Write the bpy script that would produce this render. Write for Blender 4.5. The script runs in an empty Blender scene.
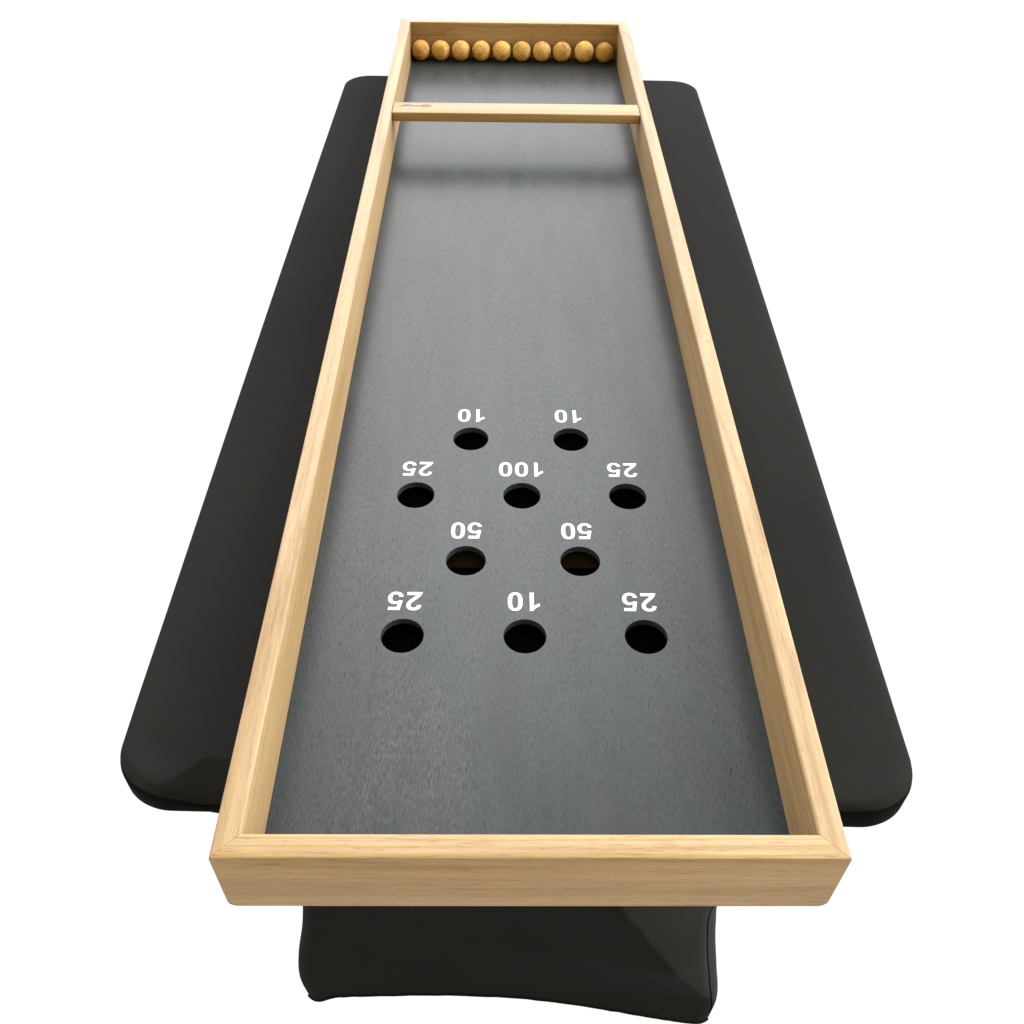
import bpy, bmesh, math, random
from mathutils import Vector, noise
random.seed(7)
C = bpy.context.scene.collection
S = 0.512            # one design unit = outside width of the board frame, in metres
ZT = 0.752           # height of the table top above the ground

def P(x, y, z):
    return Vector((x * S, y * S, z * S + ZT))

# ------------------------------------------------------------------ helpers
def link(name, me, mat, parent=None, sharp=32):
    o = bpy.data.objects.new(name, me)
    C.objects.link(o)
    if mat:
        me.materials.append(mat)
    if sharp is not None:
        for p in me.polygons:
            p.use_smooth = True
        me.set_sharp_from_angle(angle=math.radians(sharp))
    if parent:
        o.parent = parent
    return o

def from_pydata(name, vs, fs, mat, parent=None, sharp=32):
    me = bpy.data.meshes.new(name)
    me.from_pydata([tuple(v) for v in vs], [], fs)
    me.validate()
    bm = bmesh.new(); bm.from_mesh(me)
    bmesh.ops.recalc_face_normals(bm, faces=bm.faces)
    bm.to_mesh(me); bm.free()
    return link(name, me, mat, parent, sharp)

def thing(name, label, cat, loc, group=None):
    o = bpy.data.objects.new(name, None)
    o.empty_display_size = 0.1
    C.objects.link(o)
    o.location = loc
    o['label'] = label; o['category'] = cat
    if group:
        o['group'] = group
    return o

def adopt(child, parent):
    child.parent = parent
    child.matrix_parent_inverse = parent.matrix_basis.inverted()

def flat_shape(name, loops, mat, extrude, loc, rot=(0, 0, 0), scale=1.0, sharp=30, thin=0.0):
    """closed outlines (outer and inner) filled as one flat solid"""
    cu = bpy.data.curves.new(name, 'CURVE')
    cu.dimensions = '2D'; cu.fill_mode = 'BOTH'; cu.extrude = extrude; cu.offset = -thin
    for lp in loops:
        sp = cu.splines.new('POLY')
        sp.points.add(len(lp) - 1)
        for q, (x, y) in zip(sp.points, lp):
            q.co = (x * scale, y * scale, 0, 1)
        sp.use_cyclic_u = True
    tmp = bpy.data.objects.new(name + '_outline', cu)
    C.objects.link(tmp)
    bpy.context.view_layer.update()
    dg = bpy.context.evaluated_depsgraph_get()
    me = bpy.data.meshes.new_from_object(tmp.evaluated_get(dg))
    bpy.data.objects.remove(tmp); bpy.data.curves.remove(cu)
    me.name = name
    me.materials.clear()
    o = link(name, me, mat, None, sharp)
    o.location = loc; o.rotation_euler = rot
    return o

# ------------------------------------------------------------------ materials
def new_mat(name):
    m = bpy.data.materials.new(name); m.use_nodes = True
    nt = m.node_tree
    return m, nt, nt.nodes['Principled BSDF']

class G:
    def __init__(s, nt): s.nt = nt
    def n(s, t, **kw):
        nd = s.nt.nodes.new(t)
        for k, v in kw.items():
            setattr(nd, k, v)
        return nd
    def l(s, a, b): s.nt.links.new(a, b)
    def coords(s, scale, rnd=True):
        tc = s.n('ShaderNodeTexCoord')
        mp = s.n('ShaderNodeMapping'); mp.inputs['Scale'].default_value = scale
        if rnd:
            oi = s.n('ShaderNodeObjectInfo')
            ml = s.n('ShaderNodeMath', operation='MULTIPLY'); ml.inputs[1].default_value = 37.0
            s.l(oi.outputs['Random'], ml.inputs[0])
            cb = s.n('ShaderNodeCombineXYZ')
            for k in range(3): s.l(ml.outputs[0], cb.inputs[k])
            ad = s.n('ShaderNodeVectorMath', operation='ADD')
            s.l(tc.outputs['Object'], ad.inputs[0]); s.l(cb.outputs[0], ad.inputs[1])
            s.l(ad.outputs[0], mp.inputs['Vector'])
        else:
            s.l(tc.outputs['Object'], mp.inputs['Vector'])
        return mp.outputs[0]
    def noise(s, vec, scale, detail=4, rough=0.55, dist=0.0):
        nd = s.n('ShaderNodeTexNoise')
        nd.inputs['Scale'].default_value = scale
        nd.inputs['Detail'].default_value = detail
        nd.inputs['Roughness'].default_value = rough
        nd.inputs['Distortion'].default_value = dist
        s.l(vec, nd.inputs['Vector'])
        return nd.outputs['Fac']
    def ramp(s, fac, stops):
        r = s.n('ShaderNodeValToRGB')
        els = r.color_ramp.elements
        while len(els) > 1: els.remove(els[-1])
        els[0].position = stops[0][0]; els[0].color = (*stops[0][1], 1)
        for p, c in stops[1:]:
            e = els.new(p); e.color = (*c, 1)
        s.l(fac, r.inputs[0])
        return r.outputs[0]
    def mix(s, a, b, fac, mode='MIX'):
        m = s.n('ShaderNodeMix', data_type='RGBA', blend_type=mode)
        for sock, v in ((m.inputs[6], a), (m.inputs[7], b)):
            if isinstance(v, tuple): sock.default_value = (*v, 1)
            else: s.l(v, sock)
        if isinstance(fac, (int, float)): m.inputs[0].default_value = fac
        else: s.l(fac, m.inputs[0])
        return m.outputs[2]
    def bump(s, h, strength, dist, bsdf):
        b = s.n('ShaderNodeBump')
        b.inputs['Strength'].default_value = strength
        b.inputs['Distance'].default_value = dist
        s.l(h, b.inputs['Height']); s.l(b.outputs[0], bsdf.inputs['Normal'])

def g1(v): return (v, v, v)

def wood(name, axis, tone=1.0, warm=0.0):
    """pale oak with the grain along one axis"""
    m, nt, b = new_mat(name); g = G(nt)
    def sc(al, ac):
        return (al, ac, ac) if axis == 'x' else (ac, al, ac)
    v_fig = g.coords(sc(1.3, 26))
    fig = g.noise(v_fig, 1.0, 5, 0.55, 1.6)
    v_fib = g.coords(sc(7, 420))
    fib = g.noise(v_fib, 1.0, 3, 0.6)
    v_por = g.coords(sc(60, 1100))
    por = g.noise(v_por, 1.0, 2, 0.5)
    v_big = g.coords(sc(2.2, 7))
    big = g.noise(v_big, 1.0, 2, 0.5)
    t = tone; wb = 1 - warm
    c = g.ramp(fig, [(0.30, (0.41*t, 0.272*t, 0.114*t*wb)), (0.46, (0.47*t, 0.336*t, 0.170*t*wb)),
                     (0.56, (0.51*t, 0.380*t, 0.199*t*wb)), (0.72, (0.44*t, 0.305*t, 0.139*t*wb))])
    c = g.mix(c, g.ramp(fib, [(0.3, (0.80, 0.76, 0.70)), (0.55, g1(1.0)), (0.75, (1.08, 1.08, 1.08))]), 0.75, 'MULTIPLY')
    c = g.mix(c, g.ramp(por, [(0.30, (0.58, 0.47, 0.34)), (0.41, g1(1.0))]), 0.72, 'MULTIPLY')
    # cathedral figure: thin darker growth lines that wander along the board
    wv = g.n('ShaderNodeTexWave', wave_type='BANDS', bands_direction='Z' if axis == 'y' else 'Y')
    wv.inputs['Scale'].default_value = 1.0; wv.inputs['Distortion'].default_value = 9.0
    wv.inputs['Detail'].default_value = 3.0; wv.inputs['Detail Scale'].default_value = 0.7
    g.l(g.coords(sc(3.2, 38)), wv.inputs['Vector'])
    c = g.mix(c, g.ramp(wv.outputs['Fac'], [(0.0, (0.80, 0.70, 0.56)), (0.16, g1(0.97)), (0.6, g1(1.02)), (1.0, g1(1.04))]), 0.72, 'MULTIPLY')
    v_fl = g.coords(sc(16, 170))
    fl = g.noise(v_fl, 1.0, 3, 0.6, 0.8)
    c = g.mix(c, g.ramp(fl, [(0.30, (0.84, 0.78, 0.68)), (0.42, g1(1.0)), (0.62, g1(1.0)), (0.74, (1.10, 1.10, 1.09))]), 0.65, 'MULTIPLY')
    c = g.mix(c, g.ramp(big, [(0.3, (0.92, 0.88, 0.82)), (0.7, (1.05, 1.05, 1.06))]), 0.9, 'MULTIPLY')
    g.l(c, b.inputs['Base Color'])
    b.inputs['Roughness'].default_value = 0.5
    b.inputs['Specular IOR Level'].default_value = 0.35
    g.bump(por, 0.12, 0.0006, b)
    return m

def make_materials():
    M = {}
    M['wood_y'] = wood('oak_grain_lengthwise', 'y', 0.560)
    M['wood_x'] = wood('oak_grain_crosswise', 'x', 0.585, 0.05)
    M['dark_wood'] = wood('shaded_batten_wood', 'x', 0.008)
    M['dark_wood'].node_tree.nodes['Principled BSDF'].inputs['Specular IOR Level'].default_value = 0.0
    m, nt, b = new_mat('hole_shade_black'); g = G(nt)  # near-black colour carries the shade inside the holes
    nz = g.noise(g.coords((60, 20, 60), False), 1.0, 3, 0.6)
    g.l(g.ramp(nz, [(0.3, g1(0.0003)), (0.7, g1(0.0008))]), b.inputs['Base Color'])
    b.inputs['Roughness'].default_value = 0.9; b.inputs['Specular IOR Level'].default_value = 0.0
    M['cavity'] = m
    # stained dark plywood playfield
    m, nt, b = new_mat('stained_plywood'); g = G(nt)
    fine = g.noise(g.coords((1500, 150, 300), False), 1.0, 3, 0.65)
    pore = g.noise(g.coords((1000, 110, 300), False), 1.0, 2, 0.5)
    patch = g.ramp(g.noise(g.coords((7, 2.2, 5), False), 1.0, 2, 0.5), [(0.28, g1(0.3)), (0.78, g1(1.0))])
    mid = g.noise(g.coords((26, 4, 10), False), 1.0, 4, 0.55, 0.6)
    cloud = g.noise(g.coords((5.5, 2.6, 5), False), 1.0, 3, 0.5)
    worn = g.noise(g.coords((12, 4.5, 5), False), 1.0, 4, 0.6)
    c = g.ramp(cloud, [(0.3, (0.0265, 0.0285, 0.0312)), (0.5, (0.0262, 0.0335, 0.0340)), (0.7, (0.0278, 0.0290, 0.0318))])
    c = g.mix(c, g.ramp(mid, [(0.3, g1(0.90)), (0.7, g1(1.10))]), 0.8, 'MULTIPLY')
    c = g.mix(c, g.ramp(fine, [(0.3, g1(0.62)), (0.5, g1(1.0)), (0.75, g1(1.5))]), patch, 'MULTIPLY')
    c = g.mix(c, g.ramp(pore, [(0.29, g1(0.15)), (0.38, g1(1.0))]), patch, 'MULTIPLY')
    wm = g.n('ShaderNodeMath', operation='MULTIPLY')
    g.l(g.ramp(worn, [(0.40, g1(0)), (0.62, g1(1))]), wm.inputs[0])
    g.l(g.ramp(fine, [(0.45, g1(0)), (0.7, g1(1))]), wm.inputs[1])
    tcw = g.n('ShaderNodeTexCoord'); mw = g.n('ShaderNodeMapping')
    mw.inputs['Location'].default_value = (0.235 * S / (0.16 * S), -0.26 / 0.34, 0); mw.inputs['Scale'].default_value = (1 / (0.16 * S), 1 / (0.34 * S), 0)
    g.l(tcw.outputs['Object'], mw.inputs['Vector'])
    ln = g.n('ShaderNodeVectorMath', operation='LENGTH'); g.l(mw.outputs[0], ln.inputs[0])
    spot = g.ramp(ln.outputs['Value'], [(0.15, g1(1.0)), (1.0, g1(0.10))])
    wf = g.mix(wm.outputs[0], spot, 1.0, 'MULTIPLY')
    c = g.mix(c, (0.080, 0.072, 0.060), wf)
    g.l(c, b.inputs['Base Color'])
    rr = g.ramp(mid, [(0.3, g1(0.23)), (0.7, g1(0.27))])
    g.l(rr, b.inputs['Roughness'])
    sp = g.mix(g.ramp(fine, [(0.3, g1(0.094)), (0.5, g1(0.116)), (0.75, g1(0.146))]), g.ramp(mid, [(0.3, g1(0.93)), (0.7, g1(1.07))]), 1.0, 'MULTIPLY')
    sp = g.mix(sp, g.ramp(pore, [(0.27, g1(0.45)), (0.36, g1(1.0))]), patch, 'MULTIPLY')
    g.l(sp, b.inputs['Specular IOR Level'])
    g.bump(fine, 0.12, 0.0004, b)
    M['playfield'] = m
    # white print
    m, nt, b = new_mat('white_print'); g = G(nt)
    nz = g.noise(g.coords((700, 90, 300)), 1.0, 3, 0.6)
    g.l(g.ramp(nz, [(0.28, g1(0.40)), (0.40, g1(0.52))]), b.inputs['Base Color'])
    b.inputs['Roughness'].default_value = 0.6
    M['print'] = m
    # branded mark
    m, nt, b = new_mat('burnt_mark'); g = G(nt)
    nz = g.noise(g.coords((300, 300, 300)), 1.0, 2, 0.6)
    g.l(g.ramp(nz, [(0.3, (0.085, 0.080, 0.062)), (0.7, (0.125, 0.118, 0.092))]), b.inputs['Base Color'])
    b.inputs['Roughness'].default_value = 0.7
    M['mark'] = m
    # black stretch fabric, side and lip copies darkened to carry their shade
    for key, nm, k in (('fabric', 'black_stretch_fabric', 1.62), ('skirt', 'black_fabric_side_shade', 0.95), ('lip', 'black_fabric_lip_shade', 0.42)):
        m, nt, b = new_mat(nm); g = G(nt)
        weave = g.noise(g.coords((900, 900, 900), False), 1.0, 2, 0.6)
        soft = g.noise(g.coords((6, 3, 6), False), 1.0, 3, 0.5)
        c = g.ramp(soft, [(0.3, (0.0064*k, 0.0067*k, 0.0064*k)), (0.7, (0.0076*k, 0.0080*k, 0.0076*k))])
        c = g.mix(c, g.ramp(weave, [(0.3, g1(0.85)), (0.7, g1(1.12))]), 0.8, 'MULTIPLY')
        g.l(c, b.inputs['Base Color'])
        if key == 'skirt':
            # side light beyond the fold by the right foot, painted as greyer cloth
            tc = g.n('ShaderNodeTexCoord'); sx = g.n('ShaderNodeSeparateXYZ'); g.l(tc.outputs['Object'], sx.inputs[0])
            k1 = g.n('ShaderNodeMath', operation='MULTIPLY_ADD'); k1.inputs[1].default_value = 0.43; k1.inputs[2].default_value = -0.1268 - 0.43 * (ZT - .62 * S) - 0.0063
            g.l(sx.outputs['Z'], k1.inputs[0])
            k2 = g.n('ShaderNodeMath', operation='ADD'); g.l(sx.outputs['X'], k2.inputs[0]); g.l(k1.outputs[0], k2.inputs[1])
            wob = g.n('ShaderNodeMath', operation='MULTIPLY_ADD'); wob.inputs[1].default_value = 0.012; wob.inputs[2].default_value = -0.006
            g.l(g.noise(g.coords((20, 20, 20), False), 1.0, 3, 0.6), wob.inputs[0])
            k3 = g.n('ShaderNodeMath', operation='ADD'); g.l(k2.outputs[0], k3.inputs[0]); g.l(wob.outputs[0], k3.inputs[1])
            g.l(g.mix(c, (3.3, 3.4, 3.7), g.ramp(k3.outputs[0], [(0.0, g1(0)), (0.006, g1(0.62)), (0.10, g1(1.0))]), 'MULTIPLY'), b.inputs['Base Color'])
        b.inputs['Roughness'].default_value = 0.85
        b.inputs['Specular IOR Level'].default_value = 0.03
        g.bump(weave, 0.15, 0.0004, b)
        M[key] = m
    m, nt, b = new_mat('black_seam_thread')
    b.inputs['Base Color'].default_value = (0.0015, 0.0015, 0.0012, 1)
    b.inputs['Roughness'].default_value = 0.95
    b.inputs['Specular IOR Level'].default_value = 0.0
    M['seam'] = m
    # cork balls
    m, nt, b = new_mat('cork'); g = G(nt)
    v = g.coords((1, 1, 1))
    gran = g.n('ShaderNodeTexVoronoi'); gran.inputs['Scale'].default_value = 210
    g.l(v, gran.inputs['Vector'])
    c = g.ramp(gran.outputs['Color'], [(0.0, (0.35, 0.21, 0.055)), (0.5, (0.46, 0.295, 0.085)), (1.0, (0.58, 0.39, 0.13))])
    n2 = g.noise(v, 330, 3, 0.6)
    c = g.mix(c, g.ramp(n2, [(0.30, (0.32, 0.24, 0.16)), (0.42, g1(1.0))]), 0.7, 'MULTIPLY')
    n3 = g.noise(v, 45, 3, 0.55)
    c = g.mix(c, g.ramp(n3, [(0.30, (0.55, 0.45, 0.34)), (0.45, g1(1.0)), (0.7, (1.1, 1.1, 1.1))]), 0.85, 'MULTIPLY')
    oi = g.n('ShaderNodeObjectInfo')
    g.l(g.mix(c, oi.outputs['Color'], 1.0, 'MULTIPLY'), b.inputs['Base Color'])
    b.inputs['Roughness'].default_value = 0.7
    b.inputs['Specular IOR Level'].default_value = 0.25
    g.bump(n2, 0.35, 0.0008, b)
    M['cork'] = m
    # white seamless ground; its own glow is added to keep it blank white
    m, nt, b = new_mat('white_ground')
    b.inputs['Base Color'].default_value = (0.02, 0.02, 0.02, 1)
    b.inputs['Roughness'].default_value = 1.0
    b.inputs['Specular IOR Level'].default_value = 0.0
    b.inputs['Emission Color'].default_value = (1, 1, 1, 1)
    b.inputs['Emission Strength'].default_value = 1.0
    M['ground'] = m
    return M
M = make_materials()

# ------------------------------------------------------------------ ground
gr = from_pydata('ground', [(-60, -60, 0), (60, -60, 0), (60, 60, 0), (-60, 60, 0)], [(0, 1, 2, 3)], M['ground'], None, None)
gr['kind'] = 'structure'

# ------------------------------------------------------------------ board
L, H, T, ZP = 3.882, 0.1735, 0.0425, 0.029
board = thing('game_board', 'long oak framed ball rolling game board with dark playfield lying on the black covered table',
              'game board', P(0, 0, 0.0))

RC = 0.020            # rounding of the lower outside corners, seen from the ends
def rail_profile(end):
    """(distance inward from the outer face, height) round the section"""
    pts = []
    def arc(cx, cz, r, a0, a1, n):
        for i in range(n + 1):
            a = math.radians(a0 + (a1 - a0) * i / n)
            pts.append((cx + r * math.cos(a), cz + r * math.sin(a)))
    z0 = 0.0006
    ro, ri = 0.0028, 0.006
    if end:
        arc(0.002, z0 + 0.002, 0.002, 270, 180, 3)
        for k in range(1, 10):
            pts.append((0.0, z0 + 0.002 + (RC - 0.002) * k / 9))
    else:
        arc(RC, z0 + RC, RC, 270, 180, 12)         # bottom outer round-over
    arc(ro, H - ro, ro, 180, 90, 4)                # top outer edge
    arc(T - ri, H - ri, ri, 90, 0, 6)              # top inner edge
    pts.append((T, z0))
    return pts

def cut(z):
    """how far the rounded lower corner draws the end of an end rail in, at height z"""
    k = RC - (z - 0.0006)
    return RC - math.sqrt(max(RC * RC - k * k, 0)) if k > 0 else 0.0

def rail(name, side, label=None):
    end = side in ('near', 'far')
    prof = rail_profile(end); n = len(prof); vs = []
    gap = 0.0003
    segs = 24
    for k in range(segs + 1):
        f = k / segs
        for d, z in prof:
            if not end:
                y = (d + gap) * (1 - f) + (L - d - gap) * f
                x = -0.5 + d if side == 'left' else 0.5 - d
            else:
                e = max(d, cut(z)) + gap
                x = (-0.5 + e) * (1 - f) + (0.5 - e) * f
                y = d if side == 'near' else L - d
            vs.append(P(x, y, z))
    fs = []
    for k in range(segs):
        for i in range(n):
            j = (i + 1) % n
            fs.append((k * n + i, k * n + j, (k + 1) * n + j, (k + 1) * n + i))
    fs.append(tuple(range(n))); fs.append(tuple(segs * n + i for i in range(n)))
    o = from_pydata(name, vs, fs, M['wood_x'] if end else M['wood_y'])
    adopt(o, board)
    if label: o['label'] = label
    return o
rail('side_rail', 'left'); rail('side_rail', 'right')
rail('end_rail', 'near'); rail('end_rail', 'far')

# playfield with its ten holes
HOLES = []
for row, (y, xs, txt) in enumerate([(1.1795, (-0.1265, 0.1265), ('10', '10')),
                                    (0.9715, (-0.2520, 0.0, 0.2520), ('25', '100', '25')),
                                    (0.7610, (-0.1270, 0.1270), ('50', '50')),
                                    (0.5500, (-0.2520, 0.001, 0.2520), ('25', '10', '25'))]):
    for x, t in zip(xs, txt):
        HOLES.append((x, y, t, row))
gp = 0.0006
x0, y0 = -0.5 + T + gp, T + gp
loops = [[(x0, y0), (-x0, y0), (-x0, L - y0), (x0, L - y0)]]
for x, y, t, row in HOLES:
    loops.append([(x + 0.0445 * math.cos(a * math.pi / 48), y + 0.0445 * math.sin(a * math.pi / 48)) for a in range(96)])
th = 0.0160
pf = flat_shape('playfield', loops, M['playfield'], th * S / 2, P(0, 0, ZP - th / 2), scale=S)
adopt(pf, board)

# batten under the playfield, seen through the two middle holes
def box(name, x0, x1, y0, y1, z0, z1, mat, bev=0.002, segs=2):
    bm = bmesh.new()
    bmesh.ops.create_cube(bm, size=1)
    for v in bm.verts:
        v.co = P(x0 + (v.co.x + .5) * (x1 - x0), y0 + (v.co.y + .5) * (y1 - y0), z0 + (v.co.z + .5) * (z1 - z0))
    bmesh.ops.bevel(bm, geom=bm.edges[:], offset=bev * S, segments=segs, profile=0.5, affect='EDGES')
    me = bpy.data.meshes.new(name); bm.to_mesh(me); bm.free()
    return link(name, me, mat)
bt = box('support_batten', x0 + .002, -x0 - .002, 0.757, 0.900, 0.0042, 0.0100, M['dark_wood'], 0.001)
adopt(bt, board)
bp = box('hole_shade_board', x0 + .002, -x0 - .002, y0 + .002, L - y0 - .002, 0.0016, 0.0040, M['cavity'], 0.0006)  # added sheet, its blackness stands for the shade below the holes
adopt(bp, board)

# printed scores ------------------------------------------------------------
GL = {
 '1': ["M806 0 L525 0 L525 1059 Q371 915 162 846 L162 1101 Q272 1137 401 1237 Q530 1338 578 1472 L806 1472"],
 '2': ["M1037 261 L1037 0 L52 0 Q68 148 148 280 Q228 413 464 632 Q654 809 697 872 Q755 959 755 1044 Q755 1138 704 1188 Q654 1239 565 1239 Q477 1239 425 1186 Q373 1133 365 1010 L85 1038 Q110 1270 242 1371 Q374 1472 572 1472 Q789 1472 913 1355 Q1037 1238 1037 1064 Q1037 965 1001 875 Q966 786 889 688 Q838 623 705 501 Q572 379 536 339 Q501 299 479 261"],
 '5': ["M91 377 L371 406 Q383 311 442 255 Q501 200 578 200 Q666 200 727 271 Q788 343 788 487 Q788 622 727 689 Q667 757 570 757 Q449 757 353 650 L125 683 L269 1446 L1012 1446 L1012 1183 L482 1183 L438 934 Q532 981 630 981 Q817 981 947 845 Q1077 709 1077 492 Q1077 311 972 169 Q829 -25 575 -25 Q372 -25 244 84 Q116 193 91 377"],
 '0': ["M562 1472 Q775 1472 895 1320 Q1038 1140 1038 723 Q1038 307 894 125 Q775 -25 562 -25 Q348 -25 217 139 Q86 304 86 726 Q86 1140 230 1322 Q349 1472 562 1472",
       "M562 1239 Q511 1239 471 1206 Q431 1174 409 1090 Q380 981 380 723 Q380 465 406 368 Q432 272 471 240 Q511 208 562 208 Q613 208 653 240 Q693 273 715 357 Q744 465 744 723 Q744 981 718 1077 Q692 1174 652 1206 Q613 1239 562 1239"],
}
def outline(path):
    pts = []; tok = path.replace('M', ' M ').replace('L', ' L ').replace('Q', ' Q ').split()
    i = 0; cur = None
    while i < len(tok):
        t = tok[i]
        if t in 'ML':
            cur = (float(tok[i + 1]), float(tok[i + 2])); pts.append(cur); i += 3
        else:
            c = (float(tok[i + 1]), float(tok[i + 2])); e = (float(tok[i + 3]), float(tok[i + 4])); i += 5
            for k in range(1, 7):
                u = k / 6
                pts.append(((1 - u) ** 2 * cur[0] + 2 * u * (1 - u) * c[0] + u * u * e[0],
                            (1 - u) ** 2 * cur[1] + 2 * u * (1 - u) * c[1] + u * u * e[1]))
            cur = e
    if abs(pts[0][0] - pts[-1][0]) + abs(pts[0][1] - pts[-1][1]) < 1e-6: pts.pop()
    return pts
def number_loops(txt):
    out = []
    for k, ch in enumerate(txt):
        for p in GL[ch]:
            out.append([(x + 1139 * k, y) for x, y in outline(p)])
    xs = [x for lp in out for x, _ in lp]
    cx = (min(xs) + max(xs)) / 2
    return [[(x - cx, y - 723) for x, y in lp] for lp in out]
ROWNAME = ['top row', 'second row', 'third row', 'bottom row']
dx = -0.0012
for x, y, t, row in HOLES:
    o = flat_shape('printed_number', number_loops(t), M['print'], 0.00012, P(x * (0.985 if x > 0 else 1.0) + dx, y + 0.0925, ZP) + Vector((0, 0, 0.00025)),
                   rot=(0, 0, math.pi), scale=0.0526 / 1497 * S, thin=0.00022)
    o.scale = (0.975, 1, 1)
    o['label'] = 'white printed number %s, upside down, beyond its hole' % t
    bpy.context.view_layer.update()
    o.parent = pf
    o.matrix_parent_inverse = (board.matrix_basis @ board.matrix_basis.inverted() @ pf.matrix_basis).inverted()

# crossbar near the far end ------------------------------------------------
bar = box('crossbar', x0 + .0004, -x0 - .0004, 2.857, 2.954, 0.1395, H - 0.0008, M['wood_x'], 0.0035, 3)
adopt(bar, board)
# small burnt maker's mark on its left end: a script stroke, a few letters and an oval
def tube_outline(pts, w):
    l, r = [], []
    for i, (x, y) in enumerate(pts):
        a = pts[max(i - 1, 0)]; b2 = pts[min(i + 1, len(pts) - 1)]
        d = Vector((b2[0] - a[0], b2[1] - a[1])).normalized()
        ww = w * (0.5 + 0.5 * math.sin(math.pi * (i + .3) / len(pts)))
        l.append((x - d.y * ww, y + d.x * ww)); r.append((x + d.y * ww, y - d.x * ww))
    return l + r[::-1]
mk = []
mk.append(tube_outline([(-.4400, 2.9130), (-.4300, 2.9155), (-.4200, 2.9230), (-.4080, 2.9300), (-.3980, 2.9310), (-.3900, 2.9260), (-.3980, 2.9200), (-.4120, 2.9170), (-.4220, 2.9120)], .0034))
mk.append(tube_outline([(-.3880, 2.9120), (-.3840, 2.9200), (-.3820, 2.9290)], .0034))
mk.append(tube_outline([(-.3780, 2.9130), (-.3740, 2.9230), (-.3690, 2.9150)], .0034))
mk.append(tube_outline([(-.3650, 2.9240), (-.3620, 2.9130), (-.3580, 2.9240)], .0034))
mk.append([(-.3350 + .020 * math.cos(a * math.pi / 16), 2.9210 + .0115 * math.sin(a * math.pi / 16)) for a in range(32)])
mk.append([(-.3350 + .0145 * math.cos(a * math.pi / 16), 2.9210 + .0065 * math.sin(a * math.pi / 16)) for a in range(32)])
mk.append(tube_outline([(-.3460, 2.9190), (-.3400, 2.9235), (-.3340, 2.9190), (-.3270, 2.9235)], .0018))
mo = flat_shape('maker_mark', mk, M['mark'], 0.00008, P(0, 0, H - 0.0008) + Vector((0, 0, 0.0002)), scale=S)
mo['label'] = 'small faint burnt mark with a script stroke, letters and an oval'
mo.parent = bar
mo.matrix_parent_inverse = bar.matrix_basis.inverted()

# ------------------------------------------------------------------ balls
BALL = [420.7, 440.6, 460.7, 481.0, 501.5, 521.5, 541.6, 561.7, 584.0, 604.3]
NTH = ['cork ball at the left end of the row, touching the left side rail',
       'second cork ball from the left side rail, against the back rail',
       'third cork ball from the left side rail, against the back rail',
       'fourth cork ball from the left side rail, against the back rail',
       'fifth cork ball from the left side rail, left of the middle of the row',
       'sixth cork ball from the left side rail, right of the middle of the row',
       'fourth cork ball from the right side rail, against the back rail',
       'third cork ball from the right side rail, with a wider gap on its right',
       'largest and palest cork ball, second from the right side rail',
       'darker cork ball at the right end of the row, beside the right side rail']
def ball_mesh():
    bm = bmesh.new()
    bmesh.ops.create_icosphere(bm, subdivisions=5, radius=0.0411 * S)
    for v in bm.verts:
        n = noise.noise(v.co * 130) * 0.00022 + noise.noise(v.co * 420) * 0.00012
        v.co += v.co.normalized() * n
    me = bpy.data.meshes.new('ball'); bm.to_mesh(me); bm.free()
    return me
bme = ball_mesh()
first = None
for i, u in enumerate(BALL):
    r = 0.0411 * (1.055 if i == 8 else 1.0)
    if first is None:
        o = first = link('cork_ball', bme, M['cork'], None, 180)
    else:
        o = first.copy(); C.objects.link(o)
    o.name = 'cork_ball' if i == 0 else 'cork_ball.%03d' % i
    o.location = P((u - 513.9) * 0.00444, L - T - r - 0.0012, ZP + r + 0.0004)
    o.scale = (r / 0.0411,) * 3
    o.rotation_euler = (random.uniform(0, 6), random.uniform(0, 6), random.uniform(0, 6))
    tones = [(1.0, .90, .78), (1.02, .96, .88), (1.03, 1.02, 1.0), (.98, .97, .93), (1.08, 1.08, 1.06), (.96, .94, .88), (1.0, 1.0, .95), (.98, .93, .85), (1.12, 1.15, 1.18), (.84, .78, .70)]
    o.color = (*tones[i], 1)
    o['label'] = NTH[i]; o['category'] = 'ball'; o['group'] = 'cork balls lined up along the back rail'

# ------------------------------------------------------------------ covered table
YAW = 0.0145
table = thing('covered_table', 'long folding table in a tight black stretch fabric cover standing under the oak game board',
              'table', (P(-0.0225 + YAW * 1.9, 1.94, 0).x, P(0, 1.94, 0).y, 0.0))
def TF(X, Y, z):
    """table frame (across, along, height) to world"""
    return P(-0.0225 + YAW * Y + X, Y - YAW * X, z)

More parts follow.
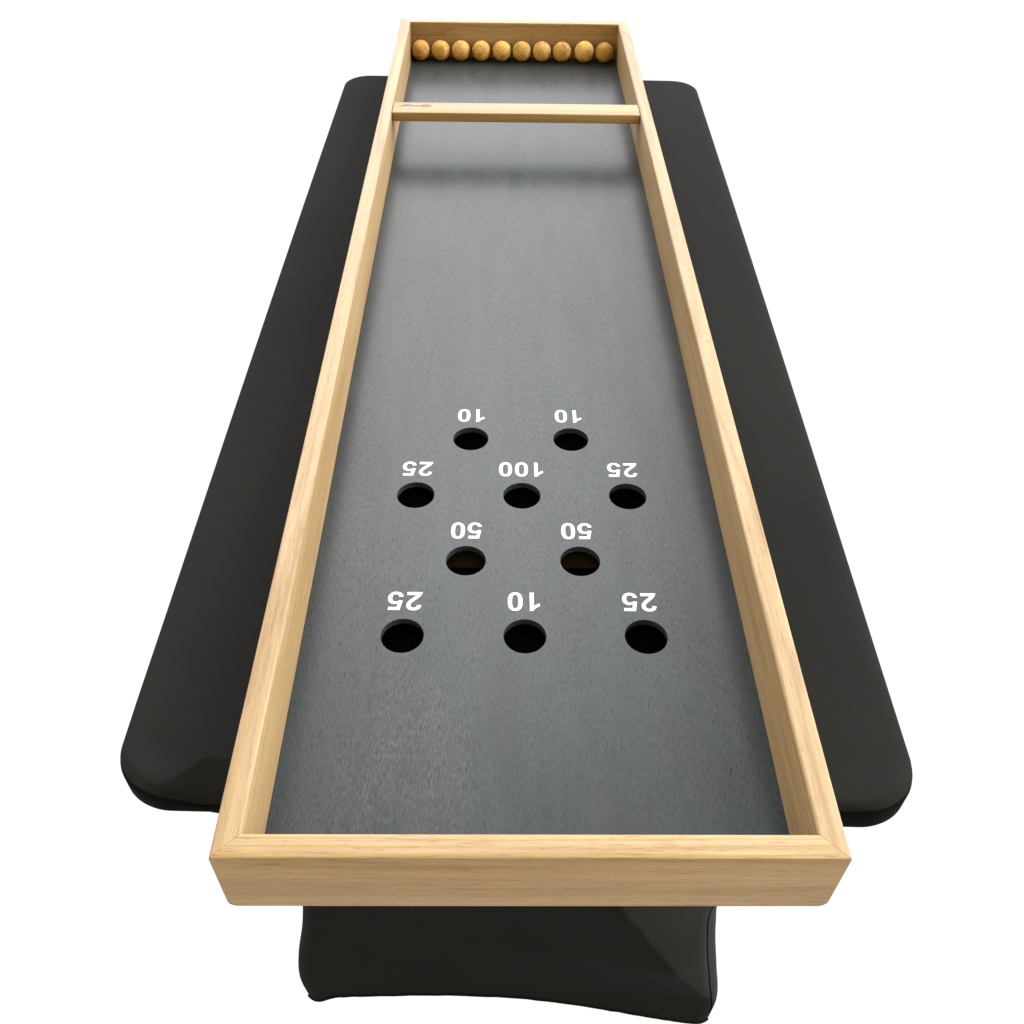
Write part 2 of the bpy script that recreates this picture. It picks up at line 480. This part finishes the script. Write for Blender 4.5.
YN, YF = 0.192, 3.698
def half(Y): return 0.7540 + 0.0044 * Y + 0.004 * math.sin(math.pi * Y / 3.7)
def plan(inset):
    """rounded rectangle outline, inset, counter-clockwise from the near left"""
    rn, rf = 0.112 - inset * .6, 0.105 - inset * .6
    pts = []
    def line(a, b, n):
        for i in range(n):
            f = i / n; pts.append((a[0] + (b[0] - a[0]) * f, a[1] + (b[1] - a[1]) * f))
    def arc(cx, cy, r, a0, n=20):
        for i in range(n):
            a = math.radians(a0 + 90 * i / n)
            pts.append((cx + r * math.cos(a), cy + r * math.sin(a)))
    yn, yf = YN + inset, YF - inset
    hn, hf = half(YN) - inset, half(YF) - inset
    arc(-hn + rn, yn + rn, rn, 180); line((-hn + rn, yn), (hn - rn, yn), 320)
    arc(hn - rn, yn + rn, rn, 270)
    for i in range(30):
        Y = yn + rn + (yf - rf - yn - rn) * i / 30; pts.append((half(Y) - inset, Y))
    arc(hf - rf, yf - rf, rf, 0); line((hf - rf, yf), (-hf + rf, yf), 24)
    arc(-hf + rf, yf - rf, rf, 90)
    for i in range(30):
        Y = yf - rf - (yf - rf - yn - rn) * i / 30; pts.append((-half(Y) + inset, Y))
    return pts
ZB = -0.085
rings = [(.110 - .003 * i, 0) for i in range(22)] + [(.042, -.0002), (.036, -.0005), (.030, -.0008), (.025, -.0014), (.020, -.0022), (.016, -.0034), (.012, -.005),
         (.009, -.007), (.006, -.0095), (.0035, -.013), (.0015, -.018), (0, -.026), (0, -.072), (.002, -.079), (.008, -.083), (.020, ZB), (.08, ZB)]
vs = []; cnt = None
def sstep(a, b2, x):
    t = max(0.0, min(1.0, (x - a) / (b2 - a))); return t * t * (3 - 2 * t)
for d, z in rings:
    pl = plan(d); cnt = len(pl)
    for (X, Y) in pl:
        nearness = 1 - sstep(YN, YN + .5, Y)
        zz = z * (1 + nearness * (-.14 + .05 * X))
        if Y < YN + 0.125 and z > -0.05:
            # the skirt pulls the cloth down along the near edge and raises a crease on the left
            dc = 0.0
            if -0.68 < X < -0.25: dc = min(0.078, (X + 0.68) * 0.80)
            if 0.25 < X < 0.665: dc = min(0.026, (0.665 - X) * 0.22)
            if d < dc:
                zz -= (dc - d) * 0.40
        # slack cloth: very shallow ripples
        zz += 0.0016 * noise.noise(Vector((X * 5, Y * 2.4, 3.1))) * sstep(0.0, 0.03, d)
        if Y < YN + .30 and z > -.004:
            q = Vector((X, Y))
            for c0, dirx in ((Vector((-.70, .27)), 1), (Vector((.70, .27)), -1)):
                r = (q - c0).length
                zz += 0.0035 * math.exp(-(r / .11) ** 2) * math.sin((X * dirx * .7 + Y) * 42)
        vs.append(TF(X, Y - .007 * X * nearness, zz))
fs = []
for k in range(len(rings) - 1):
    for i in range(cnt):
        j = (i + 1) % cnt
        fs.append((k * cnt + i, k * cnt + j, (k + 1) * cnt + j, (k + 1) * cnt + i))
fs.append(tuple(range(cnt))); fs.append(tuple((len(rings) - 1) * cnt + i for i in range(cnt)))
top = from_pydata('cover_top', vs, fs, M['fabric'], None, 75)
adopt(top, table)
top.data.materials.append(M['lip'])  # shade along the edge is put into this darker cloth colour
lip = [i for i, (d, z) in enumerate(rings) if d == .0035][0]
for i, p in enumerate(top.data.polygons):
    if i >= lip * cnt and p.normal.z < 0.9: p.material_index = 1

# skirt: four sheets pulled from the table edge to the four feet, hems arched between the feet
def interp(tab, t):
    """smooth interpolation in a table of (t, values...)"""
    n = len(tab)
    for i in range(n - 1):
        if t <= tab[i + 1][0] or i == n - 2:
            a, b2 = tab[i], tab[i + 1]
            pa, pb = tab[max(i - 1, 0)], tab[min(i + 2, n - 1)]
            h = b2[0] - a[0]; f = (t - a[0]) / h; out = []
            for k in range(1, len(a)):
                ma = (b2[k] - pa[k]) / (b2[0] - pa[0]) * h
                mb = (pb[k] - a[k]) / (pb[0] - a[0]) * h
                out.append((2*f**3 - 3*f**2 + 1) * a[k] + (f**3 - 2*f**2 + f) * ma + (-2*f**3 + 3*f**2) * b2[k] + (f**3 - f**2) * mb)
            return out
# corner curves in board coordinates: (t, x, y, z)
NL = [(0, -.690, .225, -.084), (.08, -.575, .250, -.19), (.20, -.556, .278, -.36), (.34, -.537, .297, -.55), (.47, -.538, .310, -.724),
      (.64, -.570, .325, -.961), (.81, -.614, .335, -1.194), (.93, -.634, .340, -1.350), (1, -.630, .342, -1.450)]
NR = [(0, .680, .205, -.084), (.08, .585, .212, -.19), (.20, .525, .225, -.33), (.38, .474, .250, -.583), (.55, .498, .265, -.820),
      (.77, .553, .275, -1.137), (.92, .588, .278, -1.340), (1, .590, .280, -1.466)]
def far(tab):
    yc = (YN + YF) / 2
    return [(t, x + YAW * (2 * (yc - y)), 2 * yc - y, z) for t, x, y, z in tab]
FL, FR = far(NL), far(NR)
HEM = [(0, 1.0), (.04, .995), (.09, .965), (.19, .945), (.34, .922), (.50, .915), (.61, .925), (.75, .955), (.91, .992), (1, 1.0)]
LONG = [(0, 1.0), (.012, .992), (.06, .80), (.15, .50), (.30, .30), (.50, .25), (.70, .30), (.85, .50), (.94, .80), (.988, .992), (1, 1.0)]
def sheet(name, A, B, hem, bow, fold=False, nS=72, nT=44):
    vs, fs = [], []
    for i in range(nS + 1):
        s = i / nS
        s = s - 0.115 * math.sin(2 * math.pi * s)
        h = interp(hem, s)[0]
        for j in range(nT + 1):
            t = j / nT * h
            a = Vector(interp(A, t)); b2 = Vector(interp(B, t))
            p = a.lerp(b2, s)
            out = (b2 - a).normalized().cross(Vector((0, 0, 1)))
            # corners wrap round the legs: each sheet covers half of the rounded corner
            along = (b2 - a).normalized(); r = 0.055
            p -= out * bow * math.sin(math.pi * s) * math.sin(math.pi * min(t, 1))
            for e, sg in ((s * (b2 - a).length, 1), ((1 - s) * (b2 - a).length, -1)):
                if e < r:
                    ph = math.radians(45) * (1 - e / r)
                    p += along * sg * (r * (1 - math.sin(ph)) - e) - out * r * (1 - math.cos(ph))
            if i in (0, nS):
                q = Vector(interp(A if i == 0 else B, t)); k = r * (1 - math.sqrt(.5))
                p = Vector((q.x - math.copysign(k, q.x + .02), q.y + (k if q.y < 1.9 else -k), q.z))
            if fold:
                end = min(1.0, s / .15) * min(1.0, (1 - s) / .03)
                # tension fold running down to the right foot
                xl = .26 + (p.z + .62) / (-1.12 + .62) * .215
                d = p.x - xl
                amp = 0.050 * max(0.0, min(1.0, (-.25 - p.z) / .3)) * max(0.0, min(1.0, (1.25 + p.z) / .3))
                if d >= 0: w = max(0.0, 1 - d / max(.05, b2.x - xl))
                else: w = math.exp(d / .30)
                p += out * amp * w * end
            if j == nT: p.z += 0.004 * noise.noise(Vector((s * 60, 1.7, len(name)))) * min(1, 30 * s) * min(1, 30 * (1 - s))
            vs.append(P(*p))
    m = nT + 1
    for i in range(nS):
        for j in range(nT):
            fs.append((i * m + j, (i + 1) * m + j, (i + 1) * m + j + 1, i * m + j + 1))
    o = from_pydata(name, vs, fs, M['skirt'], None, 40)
    return o, vs
near, nv = sheet('end_skirt', NL, NR, HEM, 0.012, True)
farp, _ = sheet('end_skirt', FR, FL, HEM, 0.012)
rs, _ = sheet('side_skirt', NR, FR, LONG, 0.03, nS=96)
ls, _ = sheet('side_skirt', FL, NL, LONG, 0.03, nS=96)
for o in (near, farp, rs, ls): adopt(o, table)
# hem and seam threads of the near skirt
def tube(name, pts, r, mat, n=6):
    vs, fs = [], []
    for i, p in enumerate(pts):
        d = (pts[min(i + 1, len(pts) - 1)] - pts[max(i - 1, 0)]).normalized()
        a = d.cross(Vector((0, 1, 0.3))).normalized(); b2 = d.cross(a)
        for k in range(n):
            w = 2 * math.pi * k / n
            vs.append(p + (a * math.cos(w) + b2 * math.sin(w)) * r)
    for i in range(len(pts) - 1):
        for k in range(n):
            fs.append((i * n + k, i * n + (k + 1) % n, (i + 1) * n + (k + 1) % n, (i + 1) * n + k))
    fs.append(tuple(range(n))); fs.append(tuple((len(pts) - 1) * n + k for k in range(n)))
    return from_pydata(name, vs, fs, mat, None, 60)
mm = 45
seam = tube('seam', [Vector(nv[(66 + int(4 * (j / 44) ** 2)) * mm + j]).lerp(Vector(nv[(67 + int(4 * (j / 44) ** 2)) * mm + j]), (4 * (j / 44) ** 2) % 1.0) for j in range(12, 43)], 0.0009, M['seam'])
seam.parent = near; seam.matrix_parent_inverse = near.matrix_basis.inverted()
hemo = tube('hem', [Vector(nv[i * mm + 44]) for i in range(0, 73)], 0.0024, M['skirt'])
hemo.parent = near; hemo.matrix_parent_inverse = near.matrix_basis.inverted()
for o in (seam, hemo):
    o.matrix_parent_inverse = near.matrix_basis.inverted()

# ------------------------------------------------------------------ light
SUN_EL = 48
w = bpy.data.worlds.new('World'); bpy.context.scene.world = w
w.use_nodes = True
nt = w.node_tree; g = G(nt)
bg = nt.nodes['Background']
sky = g.n('ShaderNodeTexSky', sky_type='NISHITA')
sky.sun_disc = False
sky.sun_elevation = math.radians(SUN_EL); sky.sun_rotation = 0.0
sky.air_density = 1.0; sky.dust_density = 6.0; sky.ozone_density = 1.0
hs = g.n('ShaderNodeHueSaturation'); hs.inputs['Saturation'].default_value = 0.15
g.l(sky.outputs[0], hs.inputs['Color'])
# sky tint added to shape the light: warm behind camera, dimmer past far end
tc = g.n('ShaderNodeTexCoord'); sx = g.n('ShaderNodeSeparateXYZ')
g.l(tc.outputs['Generated'], sx.inputs[0])
mr = g.n('ShaderNodeMapRange'); mr.inputs['From Min'].default_value = -1; mr.inputs['From Max'].default_value = 1
g.l(sx.outputs['Y'], mr.inputs['Value'])
tint = g.ramp(mr.outputs[0], [(0.0, (0.95, 0.62, 0.28)), (0.36, (1.0, 0.80, 0.52)), (0.52, (1.0, 0.98, 0.95)), (0.75, (0.86, 0.86, 0.88)), (1.0, (0.42, 0.42, 0.445))])
ax = g.n('ShaderNodeMath', operation='MULTIPLY_ADD'); ax.inputs[1].default_value = 0.5; ax.inputs[2].default_value = 0.5; g.l(sx.outputs['X'], ax.inputs[0])
side = g.ramp(ax.outputs[0], [(0.0, g1(1.0)), (0.3, g1(0.70)), (0.5, g1(0.58)), (1.0, g1(0.62))])
high = g.ramp(sx.outputs['Z'], [(0.0, g1(1.0)), (0.25, g1(0.98)), (0.55, g1(0.72)), (1.0, g1(0.34))])
g.l(g.mix(g.mix(hs.outputs[0], tint, 1.0, 'MULTIPLY'), g.mix(high, side, 1.0, 'MULTIPLY'), 1.0, 'MULTIPLY'), bg.inputs['Color'])
bg.inputs['Strength'].default_value = 1.10

sl = bpy.data.lights.new('overcast_sun', 'SUN'); sl.energy = 7.8; sl.angle = math.radians(70); sl.color = (1, 0.98, 0.95)
so = bpy.data.objects.new('overcast_sun', sl); C.objects.link(so)
so.location = (3, 5, 6)
so.rotation_euler = Vector((-0.88, -0.20, -0.40)).to_track_quat('-Z', 'Y').to_euler()

# ------------------------------------------------------------------ camera
cd = bpy.data.cameras.new('camera'); cam = bpy.data.objects.new('camera', cd); C.objects.link(cam)
cd.sensor_fit = 'HORIZONTAL'; cd.sensor_width = 36; cd.lens = 962.589 / 1024 * 36
cd.clip_start = 0.01; cd.clip_end = 500
cam.location = P(-0.0537, -0.6891, 1.6029)
cam.rotation_euler = (0.7951, -0.0137, -0.0052)
bpy.context.scene.camera = cam
sc = bpy.context.scene
sc.view_settings.view_transform = 'Standard'; sc.view_settings.look = 'None'
sc.view_settings.exposure = 0; sc.view_settings.gamma = 1
